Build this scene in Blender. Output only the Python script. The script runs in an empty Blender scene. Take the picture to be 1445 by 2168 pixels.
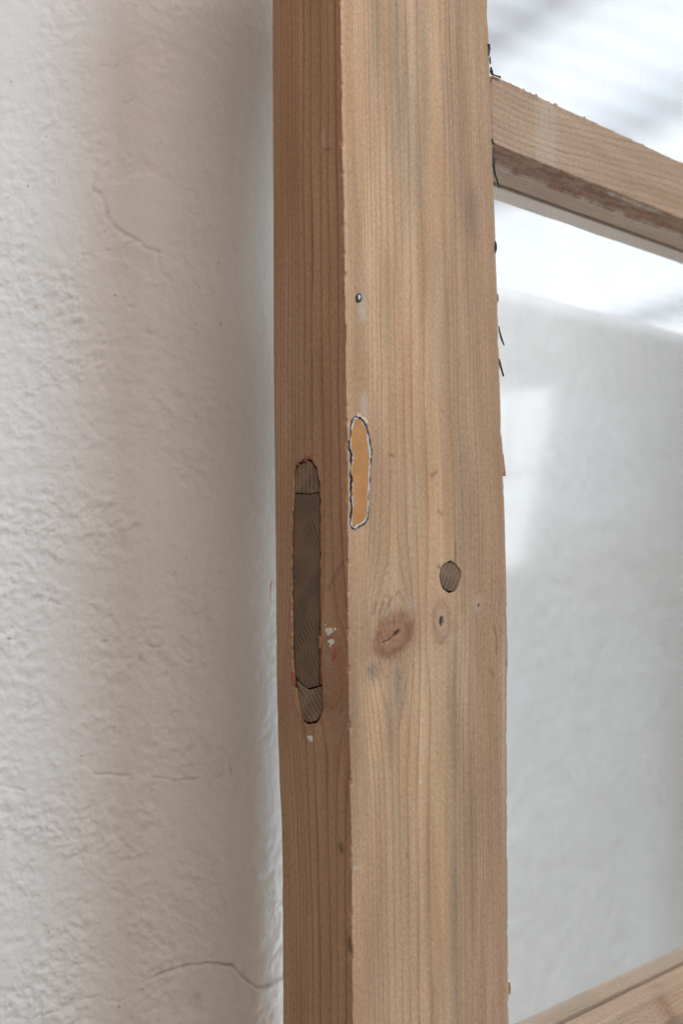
import bpy, bmesh, math
import numpy as np
from mathutils import Matrix, Vector

rad = math.radians
rng = np.random.default_rng(7)
sc = bpy.context.scene
col = sc.collection

# ------------------------------------------------------------------ camera
FPX, CX, CY = 2700.0, 722.5, 1084.0          # focal length and centre in photo pixels
PITCH, ROLL = rad(2.46), rad(0.66)
Fv = np.array([0, math.cos(PITCH), math.sin(PITCH)])
U0 = np.array([0, -math.sin(PITCH), math.cos(PITCH)])
R0 = np.array([1.0, 0, 0])
Rv = math.cos(ROLL) * R0 - math.sin(ROLL) * U0
Uv = math.cos(ROLL) * U0 + math.sin(ROLL) * R0
cam_d = bpy.data.cameras.new('camera')
cam = bpy.data.objects.new('camera', cam_d)
col.objects.link(cam)
m = Matrix.Identity(4)
for i in range(3):
    m[i][0], m[i][1], m[i][2] = Rv[i], Uv[i], -Fv[i]
cam.matrix_world = m
cam_d.sensor_fit = 'VERTICAL'
cam_d.sensor_height = 36.0
cam_d.lens = FPX * 36.0 / 2168.0
cam_d.clip_start, cam_d.clip_end = 0.02, 200
cam_d.dof.use_dof = True
cam_d.dof.focus_distance = 0.64
cam_d.dof.aperture_fstop = 11.0
sc.camera = cam
sc.view_settings.view_transform = 'Standard'
sc.view_settings.look = 'None'
sc.view_settings.exposure = 0.0
sc.view_settings.gamma = 1.0

# ------------------------------------------------------------------ light
w_ = bpy.data.worlds.new('World')
sc.world = w_
w_.use_nodes = True
bg = w_.node_tree.nodes['Background']
bg.inputs['Color'].default_value = (1.0, 0.80, 0.66, 1)
bg.inputs['Strength'].default_value = 0.12

def area(name, az, el, dist, sx, sy, power, color, target=(0.0, 0.72, 0.0), spread=180):
    d = bpy.data.lights.new(name, 'AREA')
    d.shape = 'RECTANGLE'
    d.size, d.size_y = sx, sy
    d.energy = power
    d.color = color
    d.spread = rad(spread)
    o = bpy.data.objects.new(name, d)
    col.objects.link(o)
    t = Vector(target)
    dr = Vector((math.cos(rad(az)) * math.cos(rad(el)), math.sin(rad(az)) * math.cos(rad(el)), math.sin(rad(el))))
    o.location = t + dr * dist
    o.rotation_euler = (-dr).to_track_quat('-Z', 'Y').to_euler()
    return o
area('window_light', -55, 38, 4.0, 0.90, 1.8, 89.0, (0.66, 0.875, 1.0))
_y = area('strip_fill_lamp', 0, 0, 1, 0.36, 0.30, 3.2, (0.66, 0.85, 1.0), spread=90)  # added fill lamp, unseen, brightens the wall strip beside the post from below
_y.location = (0.30, 1.09, -0.62)
_y.rotation_euler = (Vector((-0.06, 0.86, -0.27)) - _y.location).to_track_quat('-Z', 'Y').to_euler()
_s = area('far_wall_fill_lamp', 0, 0, 1, 0.80, 0.12, 1.6, (0.84, 0.93, 1.0), spread=95)  # added fill lamp, unseen, brightens the far wall
_s.location = (0.26, 1.02, 0.66)
_s.rotation_euler = (Vector((0.05, 1.36, -0.05)) - _s.location).to_track_quat('-Z', 'Y').to_euler()
area('room_light', -78, 44, 2.2, 0.5, 0.9, 18.4, (1.0, 0.85, 0.795))

# ------------------------------------------------------------------ geometry of the place
def ray(px, py):
    return Fv + Rv * (px - CX) / FPX + Uv * (CY - py) / FPX
VPX = 2500.0
_l = math.hypot(VPX, FPX)
u2 = np.array([VPX / _l, FPX / _l])          # along the face of the frame
v2 = np.array([-u2[1], u2[0]])               # through its thickness, away from us
d = ray(735, 1100)
O2 = (d / d[1] * 0.565)[:2]                  # the near arris in plan
ANG = math.atan2(u2[1], u2[0])
def hit(px, py, p, n):                       # ray meets vertical plane
    d = ray(px, py)
    t = np.dot(n, p) / np.dot(n, d[:2])
    return d * t
def FP(px, py, w=0.0):                       # photo pixel -> (s, z) on the face, w deep
    X = hit(px, py, O2 + v2 * w, v2)
    return np.dot(X[:2] - O2, u2), X[2]
def EP(px, py):                              # photo pixel -> (w, z) on the narrow edge
    X = hit(px, py, O2, u2)
    return np.dot(X[:2] - O2, v2), X[2]

# ------------------------------------------------------------------ helpers
def tag(o, label=None, cat=None, group=None, kind=None):
    if label: o['label'] = label
    if cat: o['category'] = cat
    if group: o['group'] = group
    if kind: o['kind'] = kind
    return o
def empty(name, loc, rz=0.0):
    o = bpy.data.objects.new(name, None)
    col.objects.link(o)
    o.location = loc
    o.rotation_euler = (0, 0, rz)
    o.empty_display_size = 0.05
    return o
def link(name, me, mat, parent=None, smooth=True):
    o = bpy.data.objects.new(name, me)
    col.objects.link(o)
    if mat: me.materials.append(mat)
    if parent: o.parent = parent
    if smooth: me.polygons.foreach_set('use_smooth', np.ones(len(me.polygons), bool))
    return o
def grid_mesh(name, P, closed=False, caps=False, attrs=None):
    """P rows x cols x 3 -> mesh; columns may close into a loop."""
    R, C, _ = P.shape
    me = bpy.data.meshes.new(name)
    idx = np.arange(R * C).reshape(R, C)
    if closed:
        nx = np.roll(idx, -1, 1)
        a, b, c, e = idx[:-1], nx[:-1], nx[1:], idx[1:]
    else:
        a, b, c, e = idx[:-1, :-1], idx[:-1, 1:], idx[1:, 1:], idx[1:, :-1]
    q = np.stack([a, b, c, e], -1).reshape(-1, 4)
    nl = q.size
    loops = q.reshape(-1)
    starts = np.arange(len(q)) * 4
    totals = np.full(len(q), 4)
    if caps:
        loops = np.concatenate([loops, idx[0][::-1], idx[-1]])
        starts = np.concatenate([starts, [nl, nl + C]])
        totals = np.concatenate([totals, [C, C]])
    me.vertices.add(R * C)
    me.vertices.foreach_set('co', P.reshape(-1).astype(np.float32))
    me.loops.add(len(loops))
    me.loops.foreach_set('vertex_index', loops.astype(np.int32))
    me.polygons.add(len(starts))
    me.polygons.foreach_set('loop_start', starts.astype(np.int32))
    me.update(calc_edges=True)
    for k, (t, A) in (attrs or {}).items():
        at = me.attributes.new(k, t, 'POINT')
        f = {'FLOAT': 'value', 'FLOAT_VECTOR': 'vector', 'FLOAT_COLOR': 'color'}[t]
        at.data.foreach_set(f, np.ascontiguousarray(A, np.float32).reshape(-1))
    me.validate()
    return me
_TAB = rng.random((512, 512))
def vn(x, y, seed=0):
    """smooth value noise 0..1"""
    x = x + seed * 37.7; y = y + seed * 91.3
    xi, yi = np.floor(x).astype(int), np.floor(y).astype(int)
    fx, fy = x - xi, y - yi
    fx = fx * fx * fx * (fx * (fx * 6 - 15) + 10); fy = fy * fy * fy * (fy * (fy * 6 - 15) + 10)
    g = lambda a, b: _TAB[a % 512, b % 512]
    return (g(xi, yi) * (1 - fx) + g(xi + 1, yi) * fx) * (1 - fy) + (g(xi, yi + 1) * (1 - fx) + g(xi + 1, yi + 1) * fx) * fy
def fbm(x, y, o=4, seed=0, g=0.5):
    s, a, t = 0, 1, 0
    for i in range(o):
        s = s + a * vn(x * 2 ** i, y * 2 ** i, seed + i * 3); t += a; a *= g
    return s / t
def sstep(a, b, x):
    t = np.clip((x - a) / (b - a), 0, 1)
    return t * t * (3 - 2 * t)
def seg_dist(x, y, pts):
    """distance to a polyline, and signed side offset (y above the line positive)"""
    best = np.full(x.shape, 1e9); side = np.zeros(x.shape)
    for (x0, y0), (x1, y1) in zip(pts[:-1], pts[1:]):
        dx, dy = x1 - x0, y1 - y0
        L = dx * dx + dy * dy
        t = np.clip(((x - x0) * dx + (y - y0) * dy) / L, 0, 1)
        ex, ey = x - x0 - t * dx, y - y0 - t * dy
        dd = np.hypot(ex, ey)
        k = dd < best
        best = np.where(k, dd, best)
        side = np.where(k, np.sign(dx * ey - dy * ex) * dd, side)
    return best, side
def poly_sd(x, y, pts):
    """signed distance to a closed polygon, negative inside"""
    P = list(pts) + [pts[0]]
    dd, _ = seg_dist(x, y, P)
    ins = np.zeros(x.shape, bool)
    for (x0, y0), (x1, y1) in zip(P[:-1], P[1:]):
        if y0 == y1: continue
        c = ((y0 > y) != (y1 > y)) & (x < (x1 - x0) * (y - y0) / (y1 - y0) + x0)
        ins ^= c
    return np.where(ins, -dd, dd)
def resample(pts, step, jit=0.0, seed=1, closed=True):
    r = np.random.default_rng(seed)
    P = np.array(list(pts) + ([pts[0]] if closed else []), float)
    L = np.concatenate([[0], np.cumsum(np.hypot(*np.diff(P, axis=0).T))])
    n = max(8, int(L[-1] / step))
    t = np.linspace(0, L[-1], n, endpoint=not closed)
    Q = np.stack([np.interp(t, L, P[:, 0]), np.interp(t, L, P[:, 1])], 1)
    return Q + r.normal(0, jit, Q.shape)

def ragged(pts, step, amp, seed, freq=0.8, grow=0.0):
    """outline torn at two scales"""
    Q_ = resample(pts, step)[:-1]
    E_ = np.roll(Q_, -1, 0) - np.roll(Q_, 1, 0)
    n_ = np.stack([E_[:, 1], -E_[:, 0]], 1) / np.maximum(1e-6, np.linalg.norm(E_, axis=1))[:, None]
    t_ = np.arange(len(Q_)) * step
    k_ = (vn(t_ * freq * 0.5, t_ * 0 + seed, seed) - 0.5) * 1.6 + (vn(t_ * freq * 2.2, t_ * 0 + 3 + seed, seed + 5) - 0.5) * 0.9
    if np.sum(Q_[:, 0] * np.roll(Q_[:, 1], -1) - np.roll(Q_[:, 0], -1) * Q_[:, 1]) < 0: n_ = -n_
    return Q_ + n_ * (amp * k_ + grow)[:, None]

# ------------------------------------------------------------------ materials
class NT:
    def __init__(s, name):
        s.mat = bpy.data.materials.new(name)
        s.mat.use_nodes = True
        s.t = s.mat.node_tree
        s.t.nodes.clear()
    def n(s, typ, ins=None, **kw):
        nd = s.t.nodes.new('ShaderNode' + typ)
        for k, v in kw.items(): setattr(nd, k, v)
        for k, v in (ins or {}).items(): s.set(nd, k, v)
        return nd
    def set(s, nd, k, v):
        i = nd.inputs[k]
        if isinstance(v, bpy.types.NodeSocket): s.t.links.new(v, i)
        else: i.default_value = v
    def math(s, op, a, b=0.0, c=None, clamp=False):
        nd = s.n('Math', {0: a, 1: b}, operation=op, use_clamp=clamp)
        if c is not None: s.set(nd, 2, c)
        return nd.outputs[0]
    def mix(s, f, a, b, blend='MIX'):
        nd = s.t.nodes.new('ShaderNodeMix')
        nd.data_type = 'RGBA'; nd.blend_type = blend
        s.set(nd, 0, f); s.set(nd, 6, a); s.set(nd, 7, b)
        return nd.outputs[2]
    def attr(s, name):
        return s.n('Attribute', attribute_name=name)
    def scale(s, vec, xyz):
        return s.n('VectorMath', {0: vec, 1: xyz}, operation='MULTIPLY').outputs[0]
    def noise(s, vec, scale=1.0, detail=2.0, rough=0.5, dist=0.0):
        return s.n('TexNoise', {'Vector': vec, 'Scale': scale, 'Detail': detail, 'Roughness': rough, 'Distortion': dist}).outputs[0]
    def ramp(s, f, stops, interp='LINEAR'):
        nd = s.n('ValToRGB', {0: f})
        cr = nd.color_ramp; cr.interpolation = interp
        while len(cr.elements) < len(stops): cr.elements.new(0.5)
        for e, (p, c) in zip(cr.elements, stops):
            e.position = p
            e.color = c if isinstance(c, tuple) else (c, c, c, 1)
        return nd.outputs[0]
    def rng(s, f, a, b, c=0.0, d=1.0):
        return s.n('MapRange', {0: f, 1: a, 2: b, 3: c, 4: d}).outputs[0]
    def bump(s, h, strength, dist, normal=None):
        nd = s.n('Bump', {'Height': h, 'Strength': strength, 'Distance': dist})
        if normal: s.set(nd, 'Normal', normal)
        return nd.outputs[0]
    def out(s, color, rough=0.6, normal=None, spec=0.3):
        b = s.n('BsdfPrincipled')
        s.set(b, 'Base Color', color); s.set(b, 'Roughness', rough); s.set(b, 'Specular IOR Level', spec)
        if normal: s.set(b, 'Normal', normal)
        o = s.n('OutputMaterial')
        s.t.links.new(b.outputs[0], o.inputs[0])
        return s.mat
def C(r, g, b): return (r, g, b, 1)

def wood_material(name, early, late, pale, soft=1.0):
    """stripped pine: 'ring' carries the growth-ring count, 'suv' millimetres over the surface,
    'wear' = grey weathering, red heart/knot wood, paint and filler residue, cracks"""
    T = NT(name)
    suv = T.attr('suv').outputs['Vector']
    wear = T.n('SeparateColor', {0: T.attr('wear').outputs['Color']})
    crack = T.attr('crack').outputs['Fac']
    grey, red, resid = wear.outputs[0], wear.outputs[1], wear.outputs[2]
    ring = T.attr('ring').outputs['Fac']
    w1 = T.noise(T.scale(suv, (0.22, 0.010, 1)), 1.0, 3)
    w2 = T.noise(T.scale(suv, (1.2, 0.08, 1)), 1.0, 2)
    ringw = T.math('ADD', ring, T.math('ADD', T.math('MULTIPLY', T.math('SUBTRACT', w1, 0.5), 0.7),
                                       T.math('MULTIPLY', T.math('SUBTRACT', w2, 0.5), 0.07)))
    f = T.math('FRACT', ringw)
    lw = T.ramp(f, [(0.0, 0.25), (0.05, 0.0), (0.50, 0.03), (0.80, 0.34), (0.90, 1.0), (0.96, 0.95), (1.0, 0.25)])
    cell = T.n('TexWhiteNoise', {1: T.math('FLOOR', ringw)}, noise_dimensions='1D').outputs[0]
    along = T.noise(T.scale(suv, (0.35, 0.02, 1)), 1.0, 2)
    amt = T.math('MULTIPLY', T.rng(cell, 0, 1, 0.50, 1.0), T.rng(along, 0.3, 0.7, 0.55, 1.05))
    lwa = T.math('MULTIPLY', lw, T.math('MULTIPLY', amt, soft), clamp=True)
    streak = T.noise(T.scale(suv, (0.9, 0.010, 1)), 1.0, 4, 0.6)
    big = T.noise(T.scale(suv, (0.07, 0.009, 1)), 1.0, 4)
    c = T.mix(T.rng(streak, 0.3, 0.72), early, pale)
    c = T.mix(T.rng(big, 0.35, 0.7, 0.0, 0.75), c, tuple(x * k for x, k in zip(early, (0.80, 0.72, 0.62))) [:3] + (1,))
    c = T.mix(lwa, c, late)
    # short dark pores, denser in the weathered wood
    fleck = T.noise(T.scale(suv, (1.9, 0.42, 1)), 1.0, 2, 0.6)
    fl = T.math('MULTIPLY', T.rng(fleck, 0.58, 0.72), T.math('ADD', 0.30, T.math('MULTIPLY', grey, 0.5)))
    fine = T.noise(T.scale(suv, (2.2, 0.45, 1)), 1.0, 3, 0.75)
    fine2 = T.noise(T.scale(suv, (1.0, 1.5, 1)), 1.0, 3, 0.75)
    gs = T.noise(T.scale(suv, (0.55, 0.022, 1)), 1.0, 4, 0.65)
    gm = T.math('MULTIPLY', grey, T.rng(gs, 0.27, 0.58, 0.35, 1.0), clamp=True)
    c = T.mix(T.math('MULTIPLY', gm, 0.85), c, C(0.215, 0.185, 0.145))
    rn = T.noise(T.scale(suv, (0.5, 0.3, 1)), 1.0, 4, 0.6)
    c = T.mix(T.math('MULTIPLY', red, T.rng(rn, 0.3, 0.65, 0.5, 0.95), clamp=True), c, C(0.26, 0.108, 0.060))
    c = T.mix(fl, c, C(0.10, 0.065, 0.045))
    vv = T.math('ADD', T.rng(fine, 0.25, 0.75, 0.76, 1.24), T.rng(fine2, 0.3, 0.7, -0.10, 0.10))
    c = T.mix(1.0, c, T.n('CombineColor', {0: vv, 1: vv, 2: vv}).outputs[0], 'MULTIPLY')
    mo = T.n('TexNoise', {'Vector': T.scale(suv, (0.75, 0.42, 1)), 'Scale': 1.0, 'Detail': 4.0, 'Roughness': 0.72})
    mv = T.rng(mo.outputs[0], 0.3, 0.7, 0.86, 1.14)
    c = T.mix(1.0, c, T.n('CombineColor', {0: mv, 1: mv, 2: mv}).outputs[0], 'MULTIPLY')
    c = T.mix(0.55, c, T.mix(T.rng(T.noise(T.scale(suv, (0.6, 0.25, 2)), 1.0, 4, 0.7), 0.33, 0.67), C(0.93, 1.03, 1.0), C(1.06, 0.98, 0.97)), 'MULTIPLY')
    rs = T.noise(T.scale(suv, (1.3, 0.35, 1)), 1.0, 3, 0.7)
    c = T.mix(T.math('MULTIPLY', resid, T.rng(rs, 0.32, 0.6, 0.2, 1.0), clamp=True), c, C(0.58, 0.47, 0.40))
    c = T.mix(crack, c, C(0.050, 0.024, 0.013))
    h = T.math('ADD', T.math('MULTIPLY', lwa, 0.5), T.math('ADD', T.math('MULTIPLY', fine, 0.5), T.math('MULTIPLY', fl, -0.8)))
    return T.out(c, T.rng(streak, 0.2, 0.8, 0.50, 0.68), T.bump(h, 0.55, 0.00016), 0.28)
M = {}
M['front'] = wood_material('stripped_pine', C(0.605, 0.370, 0.222), C(0.36, 0.174, 0.096), C(0.74, 0.495, 0.322))
M['edge'] = wood_material('aged_shaded_pine', C(0.415, 0.228, 0.122), C(0.215, 0.096, 0.050), C(0.48, 0.275, 0.152), 1.2)  # aged tone, deepened in the colour to stand for this side's shade
M['rail'] = wood_material('rail_pine', C(0.50, 0.33, 0.225), C(0.27, 0.16, 0.105), C(0.57, 0.39, 0.27), 0.8)

def endgrain_material(name, a, b, freq, ang, ax=0, warp=1.1):
    T = NT(name)
    co = T.n('TexCoord').outputs['Object']
    mp = T.n('Mapping', {'Vector': co, 'Rotation': (ang, 0, 0) if ax == 0 else (0, ang, 0)}).outputs[0]
    dist = T.noise(co, 45.0, 2)
    x = T.n('SeparateXYZ', {0: mp}).outputs[2]
    ph = T.math('ADD', T.math('MULTIPLY', x, freq), T.math('MULTIPLY', dist, warp))
    f = T.math('FRACT', ph)
    lw = T.ramp(f, [(0, 0.6), (0.08, 0.0), (0.55, 0.15), (0.85, 1.0), (1, 0.7)])
    big = T.noise(co, 90.0, 3)
    fine = T.noise(co, 1800.0, 2, 0.7)
    c = T.mix(T.math('MULTIPLY', lw, T.rng(big, 0.38, 0.62, 0.12, 1.0)), a, b)
    c = T.mix(T.rng(big, 0.35, 0.7, 0.0, 0.5), c, C(0.13, 0.095, 0.07))
    v = T.rng(fine, 0.25, 0.75, 0.7, 1.35)
    c = T.mix(1.0, c, T.n('CombineColor', {0: v, 1: v, 2: v}).outputs[0], 'MULTIPLY')
    return T.out(c, 0.85, T.bump(T.math('SUBTRACT', fine, lw), 0.5, 0.0003), 0.15)
M['tenon'] = endgrain_material('end_grain', C(0.185, 0.112, 0.070), C(0.040, 0.023, 0.015), 560.0, rad(-66), 0, 3.2)
M['wedge'] = endgrain_material('wedge_grain', C(0.27, 0.165, 0.10), C(0.06, 0.04, 0.028), 420.0, rad(88))
M['wedge_low'] = endgrain_material('low_wedge_grain', C(0.27, 0.165, 0.105), C(0.065, 0.042, 0.03), 430.0, rad(-48))
M['peg'] = endgrain_material('peg_grain', C(0.245, 0.16, 0.108), C(0.09, 0.058, 0.04), 400.0, rad(50), 1, 2.2)

def plain(name, c, var=0.2, scale=300.0, rough=0.6, bump=0.3, spec=0.3, bdist=0.0003):
    T = NT(name)
    co = T.n('TexCoord').outputs['Object']
    n1 = T.noise(co, scale, 4, 0.6)
    v = T.rng(n1, 0.25, 0.75, 1 - var, 1 + var)
    cc = T.mix(1.0, c, T.n('CombineColor', {0: v, 1: v, 2: v}).outputs[0], 'MULTIPLY')
    return T.out(cc, rough, T.bump(n1, bump, bdist), spec)
M['orange'] = plain('orange_paint', C(0.52, 0.245, 0.092), 0.16, 120.0, 0.42, 0.3)
M['white_paint'] = plain('white_paint', C(0.58, 0.57, 0.57), 0.35, 700.0, 0.6, 0.5)
M['dark_paint'] = plain('dark_paint', C(0.022, 0.024, 0.028), 0.5, 900.0, 0.5, 0.6)
M['filler'] = plain('filler', C(0.70, 0.56, 0.42), 0.15, 500.0, 0.8)
M['lump'] = plain('plaster_lump', C(0.66, 0.57, 0.50), 0.2, 700.0, 0.9, 0.6)
M['splinter'] = plain('splinter_wood', C(0.40, 0.22, 0.11), 0.2, 900.0, 0.7)
M['splinter_red'] = plain('red_splinter_wood', C(0.30, 0.095, 0.045), 0.3, 900.0, 0.7)
M['metal'] = plain('white_frame_paint', C(0.75, 0.75, 0.74), 0.05, 40.0, 0.5)
M['batten'] = plain('batten_wood', C(0.78, 0.77, 0.76), 0.1, 20.0, 0.7)

def plaster(name, c, c2, fine=0.35):
    T = NT(name)
    co = T.n('TexCoord').outputs['Object']
    st = T.n('Mapping', {'Vector': co, 'Rotation': (0, rad(35), 0), 'Scale': (1.0, 1.0, 0.55)}).outputs[0]
    n1 = T.noise(co, 9.0, 4, 0.6)
    n2 = T.noise(st, 190.0, 4, 0.6)
    n3 = T.noise(co, 620.0, 3, 0.6)
    spots = T.rng(T.noise(co, 210.0, 1), 0.775, 0.80)
    cc = T.mix(T.rng(n1, 0.3, 0.7), c, c2)
    cc = T.mix(T.math('MULTIPLY', spots, 0.45), cc, C(0.24, 0.19, 0.16))
    cc = T.mix(T.math('MULTIPLY', T.attr('crack').outputs['Fac'], 0.48), cc, C(0.20, 0.155, 0.125))  # dirt, and groove shade put into the colour of cracks and dents
    nm = T.bump(n2, fine, 0.0011)
    nm = T.bump(n3, fine * 0.8, 0.00025, nm)
    return T.out(cc, 1.0, nm, 0.03)
M['plaster'] = plaster('limewashed_plaster', C(0.72, 0.685, 0.655), C(0.76, 0.735, 0.71), 0.8)
M['plaster_far'] = plaster('far_plaster', C(0.82, 0.815, 0.805), C(0.86, 0.858, 0.85), 0.3)

T = NT('window_glass')
ge = T.n('NewGeometry')
dt = T.math('ABSOLUTE', T.n('VectorMath', {0: ge.outputs['Normal'], 1: ge.outputs['Incoming']}, operation='DOT_PRODUCT').outputs['Value'])
fr = T.math('ADD', 0.04, T.math('MULTIPLY', 0.96, T.math('POWER', T.math('SUBTRACT', 1.0, dt), 5.0)))
tr = T.n('BsdfTransparent', {0: C(0.985, 0.99, 0.988)})
gl = T.n('BsdfGlossy', {0: C(1, 1, 1), 'Roughness': 0.075})
mx = T.n('MixShader', {0: fr, 1: tr.outputs[0], 2: gl.outputs[0]})
co = T.n('TexCoord').outputs['Object']
dust_glare = T.math('MULTIPLY', T.rng(T.noise(T.scale(co, (1.0, 1.0, 0.22)), 22.0, 5, 0.6), 0.35, 0.75), 0.075)  # smears and dust, thickened to stand for the reflected veil on the glass
df = T.n('BsdfDiffuse', {0: C(0.7, 0.7, 0.7)})
mx2 = T.n('MixShader', {0: dust_glare, 1: mx.outputs[0], 2: df.outputs[0]})
T.t.links.new(mx2.outputs[0], T.n('OutputMaterial').inputs[0])
M['glass'] = T.mat

T = NT('corrugated_plastic')
tl = T.n('BsdfTranslucent', {0: C(0.80, 0.82, 0.86)})
df = T.n('BsdfDiffuse', {0: C(0.8, 0.8, 0.8)})
mx = T.n('MixShader', {0: 0.25, 1: tl.outputs[0], 2: df.outputs[0]})
T.t.links.new(mx.outputs[0], T.n('OutputMaterial').inputs[0])
M['sheet'] = T.mat

T = NT('daylight_pane')
em = T.n('Emission', {0: C(0.93, 0.96, 1.0), 1: 3.2})
T.t.links.new(em.outputs[0], T.n('OutputMaterial').inputs[0])
M['daylight'] = T.mat

# ------------------------------------------------------------------ walls
A0 = (lambda d: d / d[1] * 0.765)(ray(0, 1100))[:2]
A1 = (lambda d: d / d[1] * 0.805)(ray(500, 1100))[:2]
tA = (A1 - A0) / np.linalg.norm(A1 - A0)
nA = np.array([tA[1], -tA[0]])               # towards the room
LA = np.linalg.norm(A1 - A0)
def WP(px, py):                              # photo pixel -> (p, z) on the left wall, metres from A0
    X = hit(px, py, A0, nA)
    return np.dot(X[:2] - A0, tA), X[2]
def plan_left():
    pts, nrm, par = [], [], []
    for p in np.concatenate([np.linspace(-0.5, -0.04, 14)[:-1], np.linspace(-0.04, LA, 300)]):
        pts.append(A0 + tA * p); nrm.append(nA); par.append(p)
    Rr = 0.052
    a0 = math.atan2(tA[1], tA[0]); a1 = rad(112)
    cen = A1 - nA * Rr
    for k, a in enumerate(np.linspace(a0, a1, 90)[1:]):
        n = np.array([math.sin(a), -math.cos(a)])
        pts.append(cen + n * Rr); nrm.append(n); par.append(LA + Rr * (a - a0))
    e = np.array([math.cos(a1), math.sin(a1)]); last = pts[-1]; lp = par[-1]
    for k in np.linspace(0.01, 0.55, 20):
        pts.append(last + e * k); nrm.append(nrm[-1]); par.append(lp + k)
    return np.array(pts), np.array(nrm), np.array(par)
pp, nn, par = plan_left()
zz = np.concatenate([np.linspace(-0.96, -0.34, 22)[:-1], np.linspace(-0.34, 0.40, 1000), np.linspace(0.40, 0.7, 12)[1:]])
Pm, Zm = np.meshgrid(par, zz)
x, y = Pm * 1000, Zm * 1000                  # millimetres
a = rad(-32)
xr, yr = x * math.cos(a) - y * math.sin(a), x * math.sin(a) + y * math.cos(a)
_, zmid = WP(250, 700)
smooth_top = sstep(WP(0, 900)[1] * 1000, WP(0, 150)[1] * 1000, y + 50 * (fbm(x / 60, y / 60, 2, 5) - 0.5) * 2)
amp = (0.55 + 0.85 * sstep(0.30, 0.75, fbm(x / 28, y / 36, 3, 11))) * (1 - 0.55 * smooth_top)
xw = xr + 5 * (fbm(x / 14, y / 14, 2, 21) - 0.5)
h = 0.75 * (fbm(xw / 6.0, yr / 4.8, 3, 2) - 0.5) + 0.55 * (fbm(x / 3.6 + yr / 40, y / 4.0, 3, 8) - 0.5)
ridge = 1 - np.abs(2 * fbm(xw / 16, yr / 7, 3, 31) - 1)
h = h * 2.35 * amp + 0.14 * amp * (ridge - 0.7) + 2.6 * (fbm(x / 75, y / 95, 2, 17) - 0.5)
h *= 1.0
near = sstep(LA * 1000 - 20, LA * 1000 + 25, x)
h = h * (1 - 0.72 * near) + near * 0.22 * (fbm(x / 3.5, y / 6.5, 3, 41) - 0.5) * (1 - 0.5 * smooth_top)
def wl(lst): return [tuple(1000 * c for c in WP(*p)) for p in lst]
wck = np.zeros(Pm.shape)  # colour mask: dirt and painted shade in cracks and dents
def crack(lst, wid, dep, step=0.0, reach=12.0, jit=0.6):
    """a groove along the line; the lower lip stands proud by step mm"""
    global h, wck
    pts = wl(lst)
    pts = [tuple(p) for p in resample(pts, 3.0, jit, len(lst) + abs(int(pts[0][0])), closed=False)]
    dd, sd = seg_dist(x, y, pts)
    tfall = np.clip(1 - np.minimum(np.abs(x - pts[0][0]), np.abs(x - pts[-1][0])) * 0, 0, 1)
    gap = 0.35 + 0.65 * vn(x / 5.0, y / 5.0, 77)
    h = h - 1.5 * dep * gap * np.exp(-(dd / wid) ** 2)
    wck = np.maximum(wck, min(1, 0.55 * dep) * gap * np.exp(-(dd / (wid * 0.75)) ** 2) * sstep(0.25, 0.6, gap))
    if step:
        h = h + step * np.exp(-dd / reach) * sstep(0.35, -0.35, sd)
# large flake with a broken lower rim
fl = wl([(232, 392), (300, 366), (352, 380), (372, 440), (372, 505), (345, 536), (312, 522), (268, 500), (240, 468), (222, 430)])
sd = poly_sd(x + 3 * (vn(x / 4, y / 4, 51) - .5), y + 3 * (vn(x / 4, y / 4, 52) - .5), fl)
inside = sstep(1.0, -1.5, sd)
h = h * (1 - 0.65 * inside)
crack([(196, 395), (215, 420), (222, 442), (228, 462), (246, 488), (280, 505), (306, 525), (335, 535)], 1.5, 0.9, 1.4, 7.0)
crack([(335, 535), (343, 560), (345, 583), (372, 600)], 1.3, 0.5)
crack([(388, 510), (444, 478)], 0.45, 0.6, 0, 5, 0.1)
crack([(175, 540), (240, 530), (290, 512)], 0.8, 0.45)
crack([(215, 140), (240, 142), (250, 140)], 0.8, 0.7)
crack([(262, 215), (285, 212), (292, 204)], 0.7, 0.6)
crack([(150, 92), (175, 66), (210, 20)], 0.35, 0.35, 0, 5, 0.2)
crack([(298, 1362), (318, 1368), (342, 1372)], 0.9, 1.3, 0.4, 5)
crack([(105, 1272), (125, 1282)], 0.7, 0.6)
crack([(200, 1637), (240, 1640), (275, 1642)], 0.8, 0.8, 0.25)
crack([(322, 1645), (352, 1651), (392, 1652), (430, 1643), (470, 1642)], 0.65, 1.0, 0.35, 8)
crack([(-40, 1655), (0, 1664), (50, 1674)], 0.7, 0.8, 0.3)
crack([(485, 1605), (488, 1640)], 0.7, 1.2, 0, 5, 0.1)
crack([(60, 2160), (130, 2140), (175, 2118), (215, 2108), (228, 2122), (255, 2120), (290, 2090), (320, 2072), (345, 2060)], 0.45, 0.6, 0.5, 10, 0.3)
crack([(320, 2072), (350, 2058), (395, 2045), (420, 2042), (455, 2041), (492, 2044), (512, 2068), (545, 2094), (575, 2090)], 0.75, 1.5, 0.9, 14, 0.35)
crack([(90, 1730), (120, 1756), (150, 1770), (190, 1850), (250, 1890), (305, 1908)], 0.7, 0.35, 0.2)
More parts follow.
